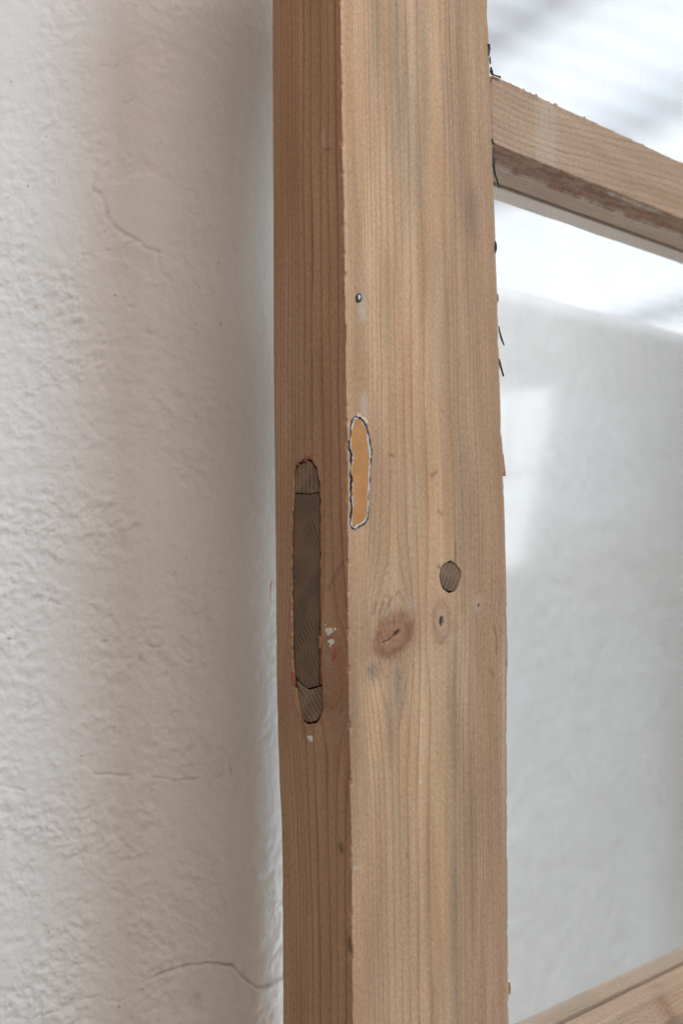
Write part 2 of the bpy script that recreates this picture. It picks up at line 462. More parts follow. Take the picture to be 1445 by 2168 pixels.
for px, py, rx, ry, dp in [(412, 2118, 5, 6, 1.5), (148, 655, 2, 3, .6), (45, 530, 2, 2.5, .7), (350, 585, 2, 2, .9), (473, 1915, 1.5, 3, 1.0),
                           (280, 650, 3, 1.5, .7), (420, 650, 2, 1.2, .8), (75, 2070, 4, 2, .8), (137, 2085, 3, 2, .7), (318, 705, 4, 1.6, .7)]:
    (cxm, cym), = wl([(px, py)])
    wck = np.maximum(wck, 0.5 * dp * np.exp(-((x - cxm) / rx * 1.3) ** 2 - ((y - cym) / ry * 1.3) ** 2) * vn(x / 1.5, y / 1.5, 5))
    h = h - dp * np.exp(-((x - cxm) / rx) ** 2 - ((y - cym) / ry) ** 2)
P = np.empty(Pm.shape + (3,))
P[..., 0] = pp[None, :, 0] + nn[None, :, 0] * h / 1000
P[..., 1] = pp[None, :, 1] + nn[None, :, 1] * h / 1000
P[..., 2] = Zm
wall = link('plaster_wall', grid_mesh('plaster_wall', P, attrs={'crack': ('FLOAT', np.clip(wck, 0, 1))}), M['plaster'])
tag(wall, 'rough cracked limewashed wall with rounded corner left of the wooden post', 'wall')

fp_ = np.array([[-4.0, -4.0], [4.5, -4.0], [4.5, 4.5], [-4.0, 4.5]])
gx, gy = np.meshgrid(np.linspace(-4, 4.5, 40), np.linspace(-4, 4.5, 40))
floor = link('floor', grid_mesh('floor', np.stack([gx, gy, -0.95 + 0.002 * fbm(gx * 3, gy * 3, 2, 6)], -1)), plain('pale_concrete', C(0.58, 0.54, 0.50), 0.15, 6.0, 0.85))
tag(floor, kind='structure')
# the far wall runs parallel to the frame
OFF = 0.47
def BP(px, py):
    X = hit(px, py, O2 + v2 * OFF, v2)
    return np.dot(X[:2] - O2, u2), X[2]
ztop = BP(1055, 590)[1]
ss = np.concatenate([np.linspace(-0.55, 0.25, 12)[:-1], np.linspace(0.25, 1.15, 300), np.linspace(1.15, 2.6, 12)[1:]])
zb_ = np.concatenate([np.linspace(-0.96, -0.75, 4)[:-1], np.linspace(-0.75, ztop - 0.028, 330)])
prof = [(0.0, z) for z in zb_]
Rr = 0.028
for a in np.linspace(0, math.pi / 2, 10)[1:]:
    prof.append((Rr - Rr * math.cos(a), ztop - Rr + Rr * math.sin(a)))
prof += [(0.10, ztop + 0.001), (0.32, ztop + 0.002), (0.32, -0.96)]
prof = np.array(prof)
S, Wd = np.meshgrid(ss, prof[:, 0]); _, Zb = np.meshgrid(ss, prof[:, 1])
hb = 2.2 * (fbm(S * 9, Zb * 9, 3, 3) - 0.5) + 1.5 * (fbm(S * 60, Zb * 60, 3, 9) - 0.5) + 0.5 * (fbm(S * 200, Zb * 200, 2, 19) - 0.5)
hb = hb * (Wd < 0.03)
P = np.empty(S.shape + (3,))
for i in range(2): P[..., i] = O2[i] + u2[i] * S + v2[i] * (OFF + Wd - hb / 1000)
P[..., 2] = Zb
bw = link('far_wall', grid_mesh('far_wall', P), M['plaster_far'])
tag(bw, 'smooth white plastered wall seen through the lower glass pane', 'wall')

# ------------------------------------------------------------------ translucent roof over the yard
ra = np.array([-0.4525, 0.8918, 0.0]); tl_ = rad(8.3)
rb = np.array([0.8918 * math.cos(tl_), 0.4525 * math.cos(tl_), -math.sin(tl_)])
rn = np.cross(rb, ra); rn = rn / np.linalg.norm(rn)
d = ray(1240, 150); RP = d / d[1] * 1.9
roof = empty('plastic_roof', tuple(RP))
tag(roof, 'bright translucent corrugated roof on battens seen through the upper glass pane', 'roof')
def roof_pt(i, j, k): return ra * i + rb * j + rn * k
pitch = 0.076
for q, (i0, i1) in enumerate([(-1.6, -0.9), (-0.92, -0.33), (-0.35, 2.4), (2.38, 4.1)]):
    ii = np.arange(i0, i1 + 1e-6, pitch / 8)
    jj = np.linspace(-0.5, 4.6 if q else 0.6, 14)
    I, J = np.meshgrid(ii, jj)
    K = 0.0028 * np.cos(2 * np.pi * I / pitch) + 0.0015 * q
    P = ra[None, None] * I[..., None] + rb[None, None] * J[..., None] + rn[None, None] * K[..., None]
    link('corrugated_sheet', grid_mesh('corrugated_sheet', P), M['sheet'], roof)
def box_mesh(name, c0, ax, half, bev=0.0):
    """box with centre c0, axes ax (3 unit vectors), half sizes"""
    bm = bmesh.new()
    bmesh.ops.create_cube(bm, size=2.0)
    for v in bm.verts:
        p = sum((ax[i] * half[i] * v.co[i] for i in range(3)), np.array(c0, float))
        v.co = Vector(p)
    if bev: bmesh.ops.bevel(bm, geom=list(bm.edges), offset=bev, segments=2, affect='EDGES', profile=0.6)
    bmesh.ops.recalc_face_normals(bm, faces=bm.faces)
    me = bpy.data.meshes.new(name)
    bm.to_mesh(me); bm.free()
    return me
def roof_j(px, py):
    d = ray(px, py); t = np.dot(rn, RP) / np.dot(rn, d)
    return float(np.dot(d * t - RP, rb))
j0, j1 = roof_j(1110, 52), roof_j(1350, 268)
print('battens', j0, j1)
for j in (j0, j1, j1 + 2.2 * (j1 - j0)):
    link('batten', box_mesh('batten', roof_pt(1.6, j, 0.14 if rn[2] > 0 else -0.14), (ra, rb, rn), (2.49, 0.024, 0.02), 0.003), M['batten'], roof, False)
link('roof_light_block', box_mesh('roof_light_block', roof_pt(1.6, -1.55, 0.0), (ra, rb, rn), (2.6, 1.06, 0.012), 0.002), M['batten'], roof, False)  # unseen board added to keep roof light off the wall strip
link('roof_light_block', box_mesh('roof_light_block', roof_pt(-1.42, 2.61, 0.0), (ra, rb, rn), (0.51, 2.02, 0.012), 0.002), M['batten'], roof, False)  # unseen board added to stop lamp light leaking past the sheets
lt = area('daylight_above_roof', 0, 90, 1, 5.2, 3.2, 98.0, (0.93, 0.965, 1.0), spread=100)
lt.matrix_world = Matrix.Translation(Vector(RP + roof_pt(1.3, 1.0, 2.0))) @ Matrix([[*r] for r in np.stack([ra, rb, -rn if rn[2] < 0 else rn], 1)]).to_4x4()

# ------------------------------------------------------------------ the wooden glazed frame
ZB = -0.95                                   # foot of the frame
ZT = 0.54
door = empty('glazed_frame', (O2[0], O2[1], ZB), ANG)
tag(door, 'stripped pine glazed frame with pegged stile standing before the white plaster wall', 'window frame')
W = float(FP(1072, 1200)[0]); TH = float(EP(581, 1200)[0])
print('stile', W, TH)
WID = 0.93                                   # clear width is the rest
GW = 0.026                                   # glass depth

def tab(lst):
    a_ = np.array(lst, float)
    return a_[:, 0], a_[:, 1]
# outline of the post read off the photograph (row -> column)
yA, xA = tab([(-200, 720), (0, 722), (150, 723), (300, 724.5), (450, 728), (600, 731), (800, 733.5), (1000, 736), (1150, 736.5), (1300, 737.5), (1450, 739), (1600, 742), (1900, 745), (2168, 747.5), (2400, 750)])
yL, xL = tab([(-200, 574.5), (0, 575), (300, 575.5), (600, 576.5), (800, 577), (1000, 579), (1150, 580.5), (1300, 582), (1450, 583.5), (1560, 586), (1640, 589), (1720, 593), (1800, 595.5), (1950, 596.5), (2168, 597), (2400, 598)])
yR, xR = tab([(-200, 1028), (0, 1032), (150, 1037), (400, 1046), (600, 1052), (800, 1058.5), (900, 1061), (960, 1065), (1100, 1068), (1200, 1070.5), (1270, 1073), (1400, 1074.5), (1600, 1074), (1800, 1075), (2000, 1076.5), (2168, 1078), (2400, 1081)])
def off_table(ys, xs, fn, base):
    """per-row deviation (metres) of an arris from its straight line"""
    r = [fn(px, py) for px, py in zip(xs, ys)]
    z = np.array([q[1] for q in r]); dv = np.array([q[0] for q in r]) - base
    o = np.argsort(z)
    return z[o], dv[o]
zA, dA = off_table(yA, xA, FP, 0.0)
zL, dL = off_table(yL, xL, EP, TH)
zR, dR = off_table(yR, xR, FP, W)

zr = np.concatenate([np.linspace(ZB, -0.265, 24)[:-1], np.arange(-0.265, 0.31, 0.0005), np.linspace(0.31, ZT, 14)])
rad_ = 0.0009
cs, cw, ns, nw, q, fid = [], [], [], [], [], []
def addc(s, w, a, b, qq, f):
    cs.append(s); cw.append(w); ns.append(a); nw.append(b); q.append(qq); fid.append(f)
ne = int((TH - 2 * rad_) / 0.00036)
for t in np.linspace(TH - rad_, rad_, ne): addc(0, t, -1, 0, -t, 0)
for k in range(1, 5):
    a = k / 5 * math.pi / 2
    addc(rad_ - rad_ * math.cos(a), rad_ - rad_ * math.sin(a), -math.cos(a), -math.sin(a), -rad_ + k / 5 * 2 * rad_, 0 if k < 2 else 1)
nf = int((W - 2 * rad_) / 0.0005)
for t in np.linspace(rad_, W - rad_, nf): addc(t, 0, 0, -1, t, 1)
for k in range(1, 5):
    a = k / 5 * math.pi / 2
    addc(W - rad_ + rad_ * math.sin(a), rad_ - rad_ * math.cos(a), math.sin(a), -math.cos(a), W - rad_ + k / 5 * 2 * rad_, 1)
for t in np.linspace(rad_, TH - 0.001, 14): addc(W, t, 1, 0, W + t, 2)
for t in np.linspace(W - 0.001, 0.001, 14): addc(t, TH, 0, 1, W + TH + (W - t), 3)
cs, cw, ns, nw, q, fid = map(np.array, (cs, cw, ns, nw, q, fid))
R_, C_ = len(zr), len(cs)
S = np.repeat(cs[None], R_, 0); Wd = np.repeat(cw[None], R_, 0); Z = np.repeat(zr[:, None], C_, 1)
Q = np.repeat(q[None], R_, 0) * 1000; F = np.repeat(fid[None], R_, 0); Zmm = Z * 1000
# bowed outline: the arris moves across the view, the others follow
dxA = np.interp(zr, zA, dA) ; dxL = np.interp(zr, zL, dL) ; dxR = np.interp(zr, zR, dR)
jit = lambda sd, a, sc_: a * (fbm(zr * sc_, zr * 0 + sd, 3, sd) - 0.5)
jA = jit(3, 0.0012, 160) + 0.0016 * np.minimum(0, vn(zr * 300, zr * 0, 4) - 0.25) * -1 * (vn(zr * 40, zr * 0, 5) > 0.62)
jL = jit(6, 0.0006, 120); jR = jit(8, 0.0007, 150)
fs = np.clip(S / W, 0, 1)
S = S + dxA[:, None] * (1 - fs) * (F != 0) + dxR[:, None] * fs
S = S + (F == 0) * dxA[:, None] * np.clip(1 - Wd / TH, 0, 1)
Wd = Wd + dxL[:, None] * np.clip(Wd / TH, 0, 1)
S = S + jA[:, None] * np.exp(-np.abs(Q) / 1.2) * (F < 2) + jR[:, None] * np.exp(-np.abs(Q - W * 1000) / 1.2) * (F > 0)
Wd = Wd + jL[:, None] * np.exp(-np.abs(Q + TH * 1000) / 1.2) * (F == 0)
front = (F == 1); edge = (F == 0)

ringF = np.array([733, 741, 747, 752, 757, 764, 770, 775, 784, 793.5, 803, 814, 829, 843, 860, 878, 904, 961, 969, 978, 995, 1003, 1012, 1019, 1025, 1031, 1038, 1046, 1052, 1057, 1064, 1070])
ringFs = np.array([FP(xx, 1035)[0] for xx in ringF]) * 1000
ringE = np.array([576, 581, 586, 592, 597, 601, 607, 616, 622, 629, 641.5, 658, 679.6, 695, 713, 728, 740])
ringEs = -np.array([EP(xx, 260)[0] for xx in ringE]) * 1000
sm = lambda a_, o: np.array([0.0]) 
disp = np.zeros(Q.shape); red = np.zeros(Q.shape); grey = np.zeros(Q.shape); resid = np.zeros(Q.shape); crk = np.zeros(Q.shape)
# ring coordinate, bent round the knots like water round a stone
qf = Q + 4.5 * (fbm(Zmm / 160, Q * 0 + 1.5, 2, 61) - 0.5) + 1.1 * (fbm(Zmm / 45, Q / 60, 2, 62) - 0.5)
qe = Q + 3.5 * (fbm(Zmm / 150, Q * 0 + 4.5, 2, 71) - 0.5) + 0.5 * (fbm(Zmm / 40, Q / 40, 2, 72) - 0.5)
kn_ring = np.zeros(Q.shape); kn_m = np.zeros(Q.shape)
def knot(px, py, a, el, tilt, face, heart=1.0, pull=1.0, rstep=1.1):
    global qf, qe, red, kn_ring, kn_m
    if face == 1: c = FP(px, py); c = (c[0] * 1000, c[1] * 1000); msk = front
    else: c = EP(px, py); c = (-c[0] * 1000, c[1] * 1000); msk = edge
    dq, dz = Q - c[0], Zmm - c[1]
    ct, st = math.cos(tilt), math.sin(tilt)
    da, db = dq * ct + dz * st, -dq * st + dz * ct
    wob = 1 + 0.25 * (fbm(Q / 5, Zmm / 5, 2, int(px)) - 0.5)
    r = np.hypot(da / el, db) * wob
    r2 = np.hypot(dq, dz / 2.2)
    sh = dq * pull * (a * 1.15) ** 2 / np.maximum(r2, a * 0.95) ** 2 * np.exp(-(r2 / (a * 7.5)) ** 2)
    if face == 1: qf = qf - sh
    else: qe = qe - sh
    inn = sstep(a * 1.05, a * 0.8, r) * msk
    kn_ring = np.where(inn > kn_m, r / rstep, kn_ring); kn_m = np.maximum(kn_m, inn)
    red = np.maximum(red, heart * (0.72 * np.exp(-(r / (a * 1.25)) ** 2) + 0.35 * np.exp(-((r - a * 0.9) / (a * 0.3)) ** 2)) * msk)
    return da, db, r, msk
k1 = knot(832, 1346, 8.6, 1.6, rad(22), 1, 1.3, 1.6)
k2 = knot(934, 1316, 7.0, 1.4, rad(90), 1, 0.60, 1.1)
k3 = knot(1012, 1283, 4.2, 1.2, rad(90), 1, 0.35, 0.8)
k4 = knot(1062, 1395, 7.0, 2.2, rad(80), 1, 0.30, 1.3)
k5 = knot(706, 1432, 8.5, 1.8, rad(80), 0, 0.8, 1.2)
k6 = knot(640, 1440, 3.0, 1.0, 0, 0, 0.0, 5.0)
ringv = np.where(F == 0, np.interp(qe, ringEs, np.arange(len(ringEs))), np.interp(qf, ringFs, 40 + np.arange(len(ringFs))))
ringv = np.where(F >= 2, 100 + Q / 2.4, ringv)
ringv = ringv * (1 - kn_m) + kn_m * (kn_ring + 10)
# knot hearts and checks
da, db, r, msk = k1
ck = np.exp(-((db - 0.5 * np.sin(da / 2.0)) / (0.28 + 0.55 * np.exp(-((da - 2.8) / 1.9) ** 2))) ** 2) * sstep(7.5, 5.5, np.abs(da - 0.3 + 2)) * msk
ck2 = np.exp(-((da - 2.8) / 2.2) ** 2 - (db / 0.85) ** 2) * msk
crk = np.maximum(crk, 0.9 * np.clip(ck + ck2, 0, 1)); disp -= 0.7 * np.clip(ck + ck2, 0, 1)
red = np.maximum(red, 0.5 * np.exp(-((da - 9) / 6) ** 2 - ((db - 1) / 5) ** 2) * msk)
for (da, db, r, msk), e in ((k2, (2.4, 1.6)), (k3, (0.9, 0.7))):
    hole = sstep(1.15, 0.8, np.hypot(da / e[0], db / e[1])) * msk
    crk = np.maximum(crk, 0.92 * hole); disp -= 1.6 * hole
    resid = np.maximum(resid, 0.34 * sstep(7.5, 1.5, r) * msk * (1 - hole))
disp += (0.25 * kn_m)
# marks given as polylines or spots on the photograph
def fpts(lst): return [tuple(1000 * c for c in FP(*p)) for p in lst]
def epts(lst): return [(-1000 * EP(*p)[0], 1000 * EP(*p)[1]) for p in lst]
def line_mark(lst, wid, face=1):
    dd, _ = seg_dist(Q, Zmm, fpts(lst) if face == 1 else epts(lst))
    return np.exp(-(dd / wid) ** 2) * (front if face == 1 else edge)
def spot(px, py, rx, ry, face=1, p=2.0):
    c = (fpts if face == 1 else epts)([(px, py)])[0]
    return np.exp(-(np.abs(Q - c[0]) / rx) ** p - (np.abs(Zmm - c[1]) / ry) ** p) * (front if face == 1 else edge)
for lst, wd, st in [([(1046, 1325), (1051, 1352), (1050, 1385)], 0.5, .8), ([(1060, 1322), (1062, 1340)], 0.4, .6), ([(1040, 1420), (1044, 1430)], 0.9, .5),
                    ([(1070, 1402), (1075, 1415)], 0.5, .7), ([(795, 1278), (790, 1300)], 0.5, .45), ([(812, 1276), (804, 1300)], 0.5, .55), ([(828, 1266), (815, 1298)], 0.5, .55),
                    ([(965, 1150), (964, 1192)], 0.4, .55), ([(928, 1198), (934, 1204)], 0.5, .6), ([(914, 1007), (924, 1000)], 0.5, .55), ([(928, 1082), (936, 1090)], 0.35, .5),
                    ([(863, 1808), (864, 1816)], 0.35, .7), ([(824, 962), (832, 966)], 0.4, .6), ([(1072, 1240), (1069, 1300)], 0.4, .6)]:
    mk = line_mark(lst, wd) * (0.35 + 0.65 * vn(Zmm / 2.2, Q / 2.2, 23)); crk = np.maximum(crk, 0.6 * st * mk); disp -= 0.35 * st * mk; red = np.maximum(red, 0.6 * line_mark(lst, wd * 2.5))
for lst in ([(778, 640), (835, 715), (900, 800)], [(785, 905), (830, 962), (905, 1055)], [(900, 820), (960, 905)], [(905, 1785), (940, 1875)]):
    mk = line_mark(lst, 0.28); disp -= 0.10 * mk; resid = np.maximum(resid, 0.16 * mk)
    crk = np.maximum(crk, 0.12 * line_mark([(a_ + 2, b_) for a_, b_ in lst], 0.25))
# grey weathering left on the face
for px, py, rx, ry, st in [(800, 40, 6, 60, .55), (845, 70, 7, 60, .6), (905, 140, 5, 70, .5), (860, 250, 10, 55, .65), (890, 330, 5, 60, .55), (985, 60, 4, 60, .6), (960, 180, 6, 70, .45),
                           (1005, 450, 9, 22, .95), (985, 380, 6, 40, .6), (985, 300, 7, 40, .5), (1000, 700, 8, 110, .42), (975, 960, 7, 90, .55), (1010, 1090, 10, 70, .55), (980, 1150, 6, 60, .55),
                           (770, 1330, 6, 26, .5), (792, 1420, 6, 5, .95), (845, 1450, 6, 16, .9), (870, 1290, 8, 40, .4), (950, 1450, 12, 40, .45), (965, 1520, 5, 60, .7), (830, 1520, 5, 30, .6),
                           (985, 1640, 8, 60, .55), (1040, 1470, 5, 40, .5), (1000, 1760, 7, 60, .7), (968, 1880, 5, 60, .75), (975, 2040, 8, 60, .6), (950, 1700, 4, 50, .4), (800, 2040, 10, 60, .4),
                           (850, 1880, 9, 70, .38), (840, 1690, 6, 60, .35), (1055, 1600, 4, 70, .5), (750, 1480, 4, 60, .5), (800, 1700, 4, 40, .3), (1030, 2050, 6, 80, .4), (850, 1170, 5, 40, .35)]:
    grey = np.maximum(grey, st * spot(px, py, rx, ry))
grey = np.maximum(grey, front * 0.30 * sstep(0.45, 0.75, fbm(Q / 9, Zmm / 110, 3, 83)))
grey = np.maximum(grey, front * 0.42 * sstep(FP(950, 1100)[0] * 1000, FP(975, 1100)[0] * 1000, Q) * (0.4 + 0.6 * fbm(Q / 5, Zmm / 90, 3, 85)))
# browner band on the right third of the face and along the near arris
red = np.maximum(red, front * 0.50 * sstep(FP(965, 1100)[0] * 1000, FP(985, 1100)[0] * 1000, Q) * fbm(Q / 6, Zmm / 120, 3, 87))
red = np.maximum(red, 0.28 * spot(740, 1900, 5, 190) + 0.12 * spot(745, 700, 4, 300))
# paint and filler residue
for px, py, rx, ry, st, p in [(766, 655, 3.2, 5.5, .75, 3), (770, 860, 2.8, 6.0, .7, 4), (866, 1285, 2.2, 4, .5, 2), (1066, 1440, 1.6, 26, .7, 2), (1070, 1620, 1.2, 50, .5, 2), (1062, 760, 1, 120, .35, 2),
                              (752, 1838, 3.2, 0.7, .9, 2), (962, 1195, 0.9, 1.0, 1.0, 2), (876, 1278, 1.5, 3, .4, 2), (958, 1352, 4, 3, .35, 2), (820, 1290, 6, 4, .25, 2)]:
    resid = np.maximum(resid, st * spot(px, py, rx, ry, 1, p))
# worn whitish/pink far arris
resid = np.maximum(resid, front * 0.35 * sstep((W * 1000) - 1.6, (W * 1000) - 0.2, Q + 1.4 * (vn(Zmm / 6, Q * 0, 91) - .5)))
for px, py, rx, ry, st in [(684, 292, 1.2, 4.0, .5), (695, 1395, 2, 3, .25)]:
    resid = np.maximum(resid, st * spot(px, py, rx, ry, 0))
for lst, wd, st in [([(695, 1245), (725, 1190)], 1.1, .25), ([(640, 1558), (640, 1500)], .5, .3), ([(700, 315), (684, 318)], .5, .5), ([(719, 1790), (721, 1800)], 1.4, .6), ([(738, 1990), (740, 2010)], 1.4, .6)]:
    mk = line_mark(lst, wd, 0); crk = np.maximum(crk, st * mk)
for px, py, rx, ry, st in [(720, 1250, 6, 16, .5), (690, 1600, 10, 8, .25), (735, 1150, 3.0, 150, .5), (738, 1600, 3.5, 160, .55), (725, 500, 3, 220, .35), (600, 1500, 5, 22, .5), (700, 1510, 12, 10, .4)]:
    red = np.maximum(red, st * spot(px, py, rx, ry, 0) )
grey = np.maximum(grey, 0.6 * spot(735, 1500, 3, 5, 0) + .6 * spot(735, 1545, 4, 5, 0) + 0.3 * spot(650, 1300, 30, 200, 0) * fbm(Q / 8, Zmm / 60, 3, 93))

# the mortise, cut right through the stile
slot_px = [(621, 1040), (620, 1005), (624, 984), (634, 979), (640, 974), (650, 972), (659, 976), (667, 990), (673, 1012), (675.5, 1045), (676.5, 1120), (677, 1200), (677.5, 1300), (679, 1380),
           (681, 1440), (682, 1500), (677, 1518), (667, 1531), (654, 1536), (642, 1530), (634, 1520), (627, 1490), (622, 1462), (621, 1435), (619, 1380), (617, 1280), (617, 1180), (618, 1100)]
slot = [tuple(p) for p in ragged(epts(slot_px), 0.7, 0.42, 3, 0.5)]
sd = poly_sd(np.where(edge, Q, 1e3), Zmm, slot)
sd = np.where(edge, sd, 99)
inn = sstep(0.05, -0.25, sd)
disp = np.where(edge, disp * (1 - inn) - 5.0 * inn, disp)
crk = np.maximum(crk, inn * 0.95)
rim = np.exp(-np.clip(sd, 0, 9) / 0.75) * sstep(0.42, 0.62, vn(Q * 0.9, Zmm * 0.55, 97)) * edge
red = np.maximum(red, 0.9 * rim * (1 - inn)); disp += 0.16 * rim * (1 - inn)
red = np.maximum(red, 0.55 * np.exp(-np.clip(sd, 0, 90) / 2.5) * edge * sstep(EP(600, 1330)[1] * 1000, EP(600, 1430)[1] * 1000, Zmm))
# the peg hole through the face
pc = fpts([(953.5, 1222)])[0]
prx = (FP(975.5, 1222)[0] - FP(931.5, 1222)[0]) * 500; prz = (FP(953, 1190)[1] - FP(953, 1255)[1]) * 500
print('peg', prx, prz)
pr = np.hypot((Q - pc[0]) / prx, (Zmm - pc[1]) / prz) * (1 + 0.08 * (vn(np.arctan2(Zmm - pc[1], Q - pc[0]) * 2.5 + 20, Q * 0, 3) - .5))
pin = sstep(1.02, 0.97, np.where(front, pr, 9))
disp = disp * (1 - pin) - 4.0 * pin
crk = np.maximum(crk, pin * 0.95)
crk = np.maximum(crk, 0.35 * np.exp(-((np.where(front, pr, 9) - 1.03) / 0.05) ** 2) * (vn(Q, Zmm, 12) > 0.45))
# chipped, furry arrises and worn relief
disp += (front | edge) * (0.05 * (fbm(Q / 1.2, Zmm / 16, 3, 101) - 0.5) + 0.5 * (fbm(Q / 40, Zmm / 90, 2, 103) - 0.5))
chip = np.exp(-(np.abs(Q) / 1.1) ** 2) * sstep(0.60, 0.80, fbm(Zmm / 5, Q * 0, 3, 107)) * 0.8
disp -= chip
crk = np.maximum(crk, 0.5 * np.exp(-(np.abs(Q + 0.3) / 0.45) ** 2) * sstep(0.62, 0.72, fbm(Zmm / 6, Q * 0, 2, 109)))
disp -= np.exp(-((Q - W * 1000) / 1.0) ** 2) * sstep(0.58, 0.8, fbm(Zmm / 6, Q * 0, 3, 111)) * 0.7
P = np.stack([S + ns[None] * disp / 1000, Wd + nw[None] * disp / 1000, Z - ZB], -1)
suv = np.stack([Q, Zmm, F * 50.0], -1)
wear = np.stack([grey, red, resid, np.ones_like(red)], -1)
me = grid_mesh('stile', P, closed=True, caps=True, attrs={'ring': ('FLOAT', ringv), 'crack': ('FLOAT', np.clip(crk, 0, 1)), 'suv': ('FLOAT_VECTOR', suv), 'wear': ('FLOAT_COLOR', np.clip(wear, 0, 1))})
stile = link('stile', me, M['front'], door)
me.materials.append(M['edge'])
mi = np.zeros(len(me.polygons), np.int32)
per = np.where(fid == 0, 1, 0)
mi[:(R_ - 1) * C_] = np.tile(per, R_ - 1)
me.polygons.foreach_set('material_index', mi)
tag(stile, 'broad pine post with knots, a peg and an exposed tenon')

def local(s, w, z): return Vector((s, w, z - ZB))
def plate(name, poly, face, lo, hi, mat, parent, bev=0.0, dome=0.0, origin=True):
    """solid of a given outline lying on a face of the stile: poly in millimetres, lo/hi heights above it in mm"""
    P = np.array(poly)
    c = P.mean(0)
    if np.sum(P[:, 0] * np.roll(P[:, 1], -1) - np.roll(P[:, 0], -1) * P[:, 1]) < 0: P = P[::-1]
    zc = c[1] / 1000
    oA = np.interp(zc, zA, dA); oR = np.interp(zc, zR, dR)
    def loc(qz, hgt):
        zz_ = qz[1] / 1000
        a_, r_, l_ = np.interp(zz_, zA, dA), np.interp(zz_, zR, dR), np.interp(zz_, zL, dL)
        if face == 1:
            s = qz[0] / 1000
            f_ = min(max(s / W, 0), 1)
            return local(s + a_ * (1 - f_) + r_ * f_, -hgt / 1000, zz_)
        w = -qz[0] / 1000
        f_ = min(max(w / TH, 0), 1)
        return local(a_ * (1 - f_) - hgt / 1000, w + l_ * f_, zz_)
    org = loc(c, 0)
    bm = bmesh.new()
    rings = [(1.0, lo), (1.0, hi - bev)]
    if bev: rings += [(None, hi)]
    loops = []
    E = np.roll(P, -1, 0) - np.roll(P, 1, 0)
    nrm = np.stack([E[:, 1], -E[:, 0]], 1); nrm /= np.maximum(1e-6, np.linalg.norm(nrm, axis=1))[:, None]
    for k, hgt in rings:
        pts = P if k else P - nrm * bev
        loops.append([bm.verts.new(loc(p, hgt) - org) for p in pts])
    for a_, b_ in zip(loops[:-1], loops[1:]):
        for i in range(len(a_)):
            bm.faces.new([a_[i], a_[(i + 1) % len(a_)], b_[(i + 1) % len(a_)], b_[i]])
    cv = bm.verts.new(loc(P.mean(0), hi + dome) - org)
    top = loops[-1]
    for i in range(len(top)): bm.faces.new([top[i], top[(i + 1) % len(top)], cv])
    bmesh.ops.recalc_face_normals(bm, faces=bm.faces)
    me = bpy.data.meshes.new(name)
    bm.to_mesh(me); bm.free()
    o = link(name, me, mat, parent, False)
    o.location = org
    return o
# tenon end and its two wedges
up = [(623, 1043), (622, 1010), (627, 990), (634, 983), (641, 979), (650, 976), (658, 980), (665, 993), (671, 1013), (673.5, 1041), (648, 1045)]
plate('wedge', resample(epts(up), 0.7, 0.08, 5), 0, -4.5, -0.35, M['wedge'], stile, 0.2, 0.1)['label'] = 'upper wedge with straight upright grain'
mid = [(621, 1045.5), (648, 1047), (673.5, 1043), (675, 1120), (675.5, 1200), (676, 1300), (673, 1330), (672, 1400), (671, 1452), (660, 1455), (651, 1458), (641, 1452), (632, 1443), (624, 1430), (621.5, 1380), (619.5, 1280), (619.5, 1180), (620, 1100)]
plate('tenon', resample(epts(mid), 0.8, 0.10, 6), 0, -4.5, -0.55, M['tenon'], stile, 0.2, 0.05)
low = [(627, 1443), (634, 1448), (642, 1455), (651, 1461), (661, 1459), (679, 1453), (680.5, 1500), (675, 1515), (666, 1526), (654, 1530), (644, 1526), (637, 1516), (632, 1490)]
plate('wedge', resample(epts(low), 0.8, 0.06, 7), 0, -4.5, -0.30, M['wedge_low'], stile, 0.25, 0.1)['label'] = 'lower wedge with slanting grain and rounded foot'
# raw splinters along the right and lower left side of the mortise
for i, (pts_, mt, hh) in enumerate([([(673.5, 1335), (678, 1338), (680, 1400), (681, 1448), (674, 1450), (674, 1400)], 'splinter_red', -0.9),
                                    ([(622, 1458), (627, 1456), (631, 1490), (636, 1516), (640, 1525), (634, 1518), (627, 1490)], 'splinter', -0.15),
                                    ([(675, 1345), (678.5, 1345), (678.5, 1372), (676, 1375)], 'splinter', 0.1), ([(640, 978), (648, 968), (660, 960), (652, 969), (648, 977)], 'splinter_red', 0.12),
                                    ([(624, 976), (630, 980), (632, 986), (627, 984)], 'splinter_red', 0.15), ([(616, 1420), (621, 1424), (622, 1452), (617, 1440)], 'splinter_red', 0.14)]):
    plate('splinter', resample(epts(pts_), 0.5, 0.09, 20 + i), 0, -2.5, hh, M[mt], stile, 0.06, 0.1)
# the draw-bore peg
th = np.linspace(0, 2 * np.pi, 40, endpoint=False)
pj = 0.05 * (vn(th * 1.6, th * 0, 7) - 0.5) + np.random.default_rng(4).normal(0, 0.012, 40)
plate('peg', np.stack([pc[0] + 0.10 + prx * (0.93 + pj) * np.cos(th), pc[1] + 0.12 + prz * (0.94 + pj) * np.sin(th)], 1), 1, -3.8, -0.15, M['peg'], stile, 0.25, 0.12)
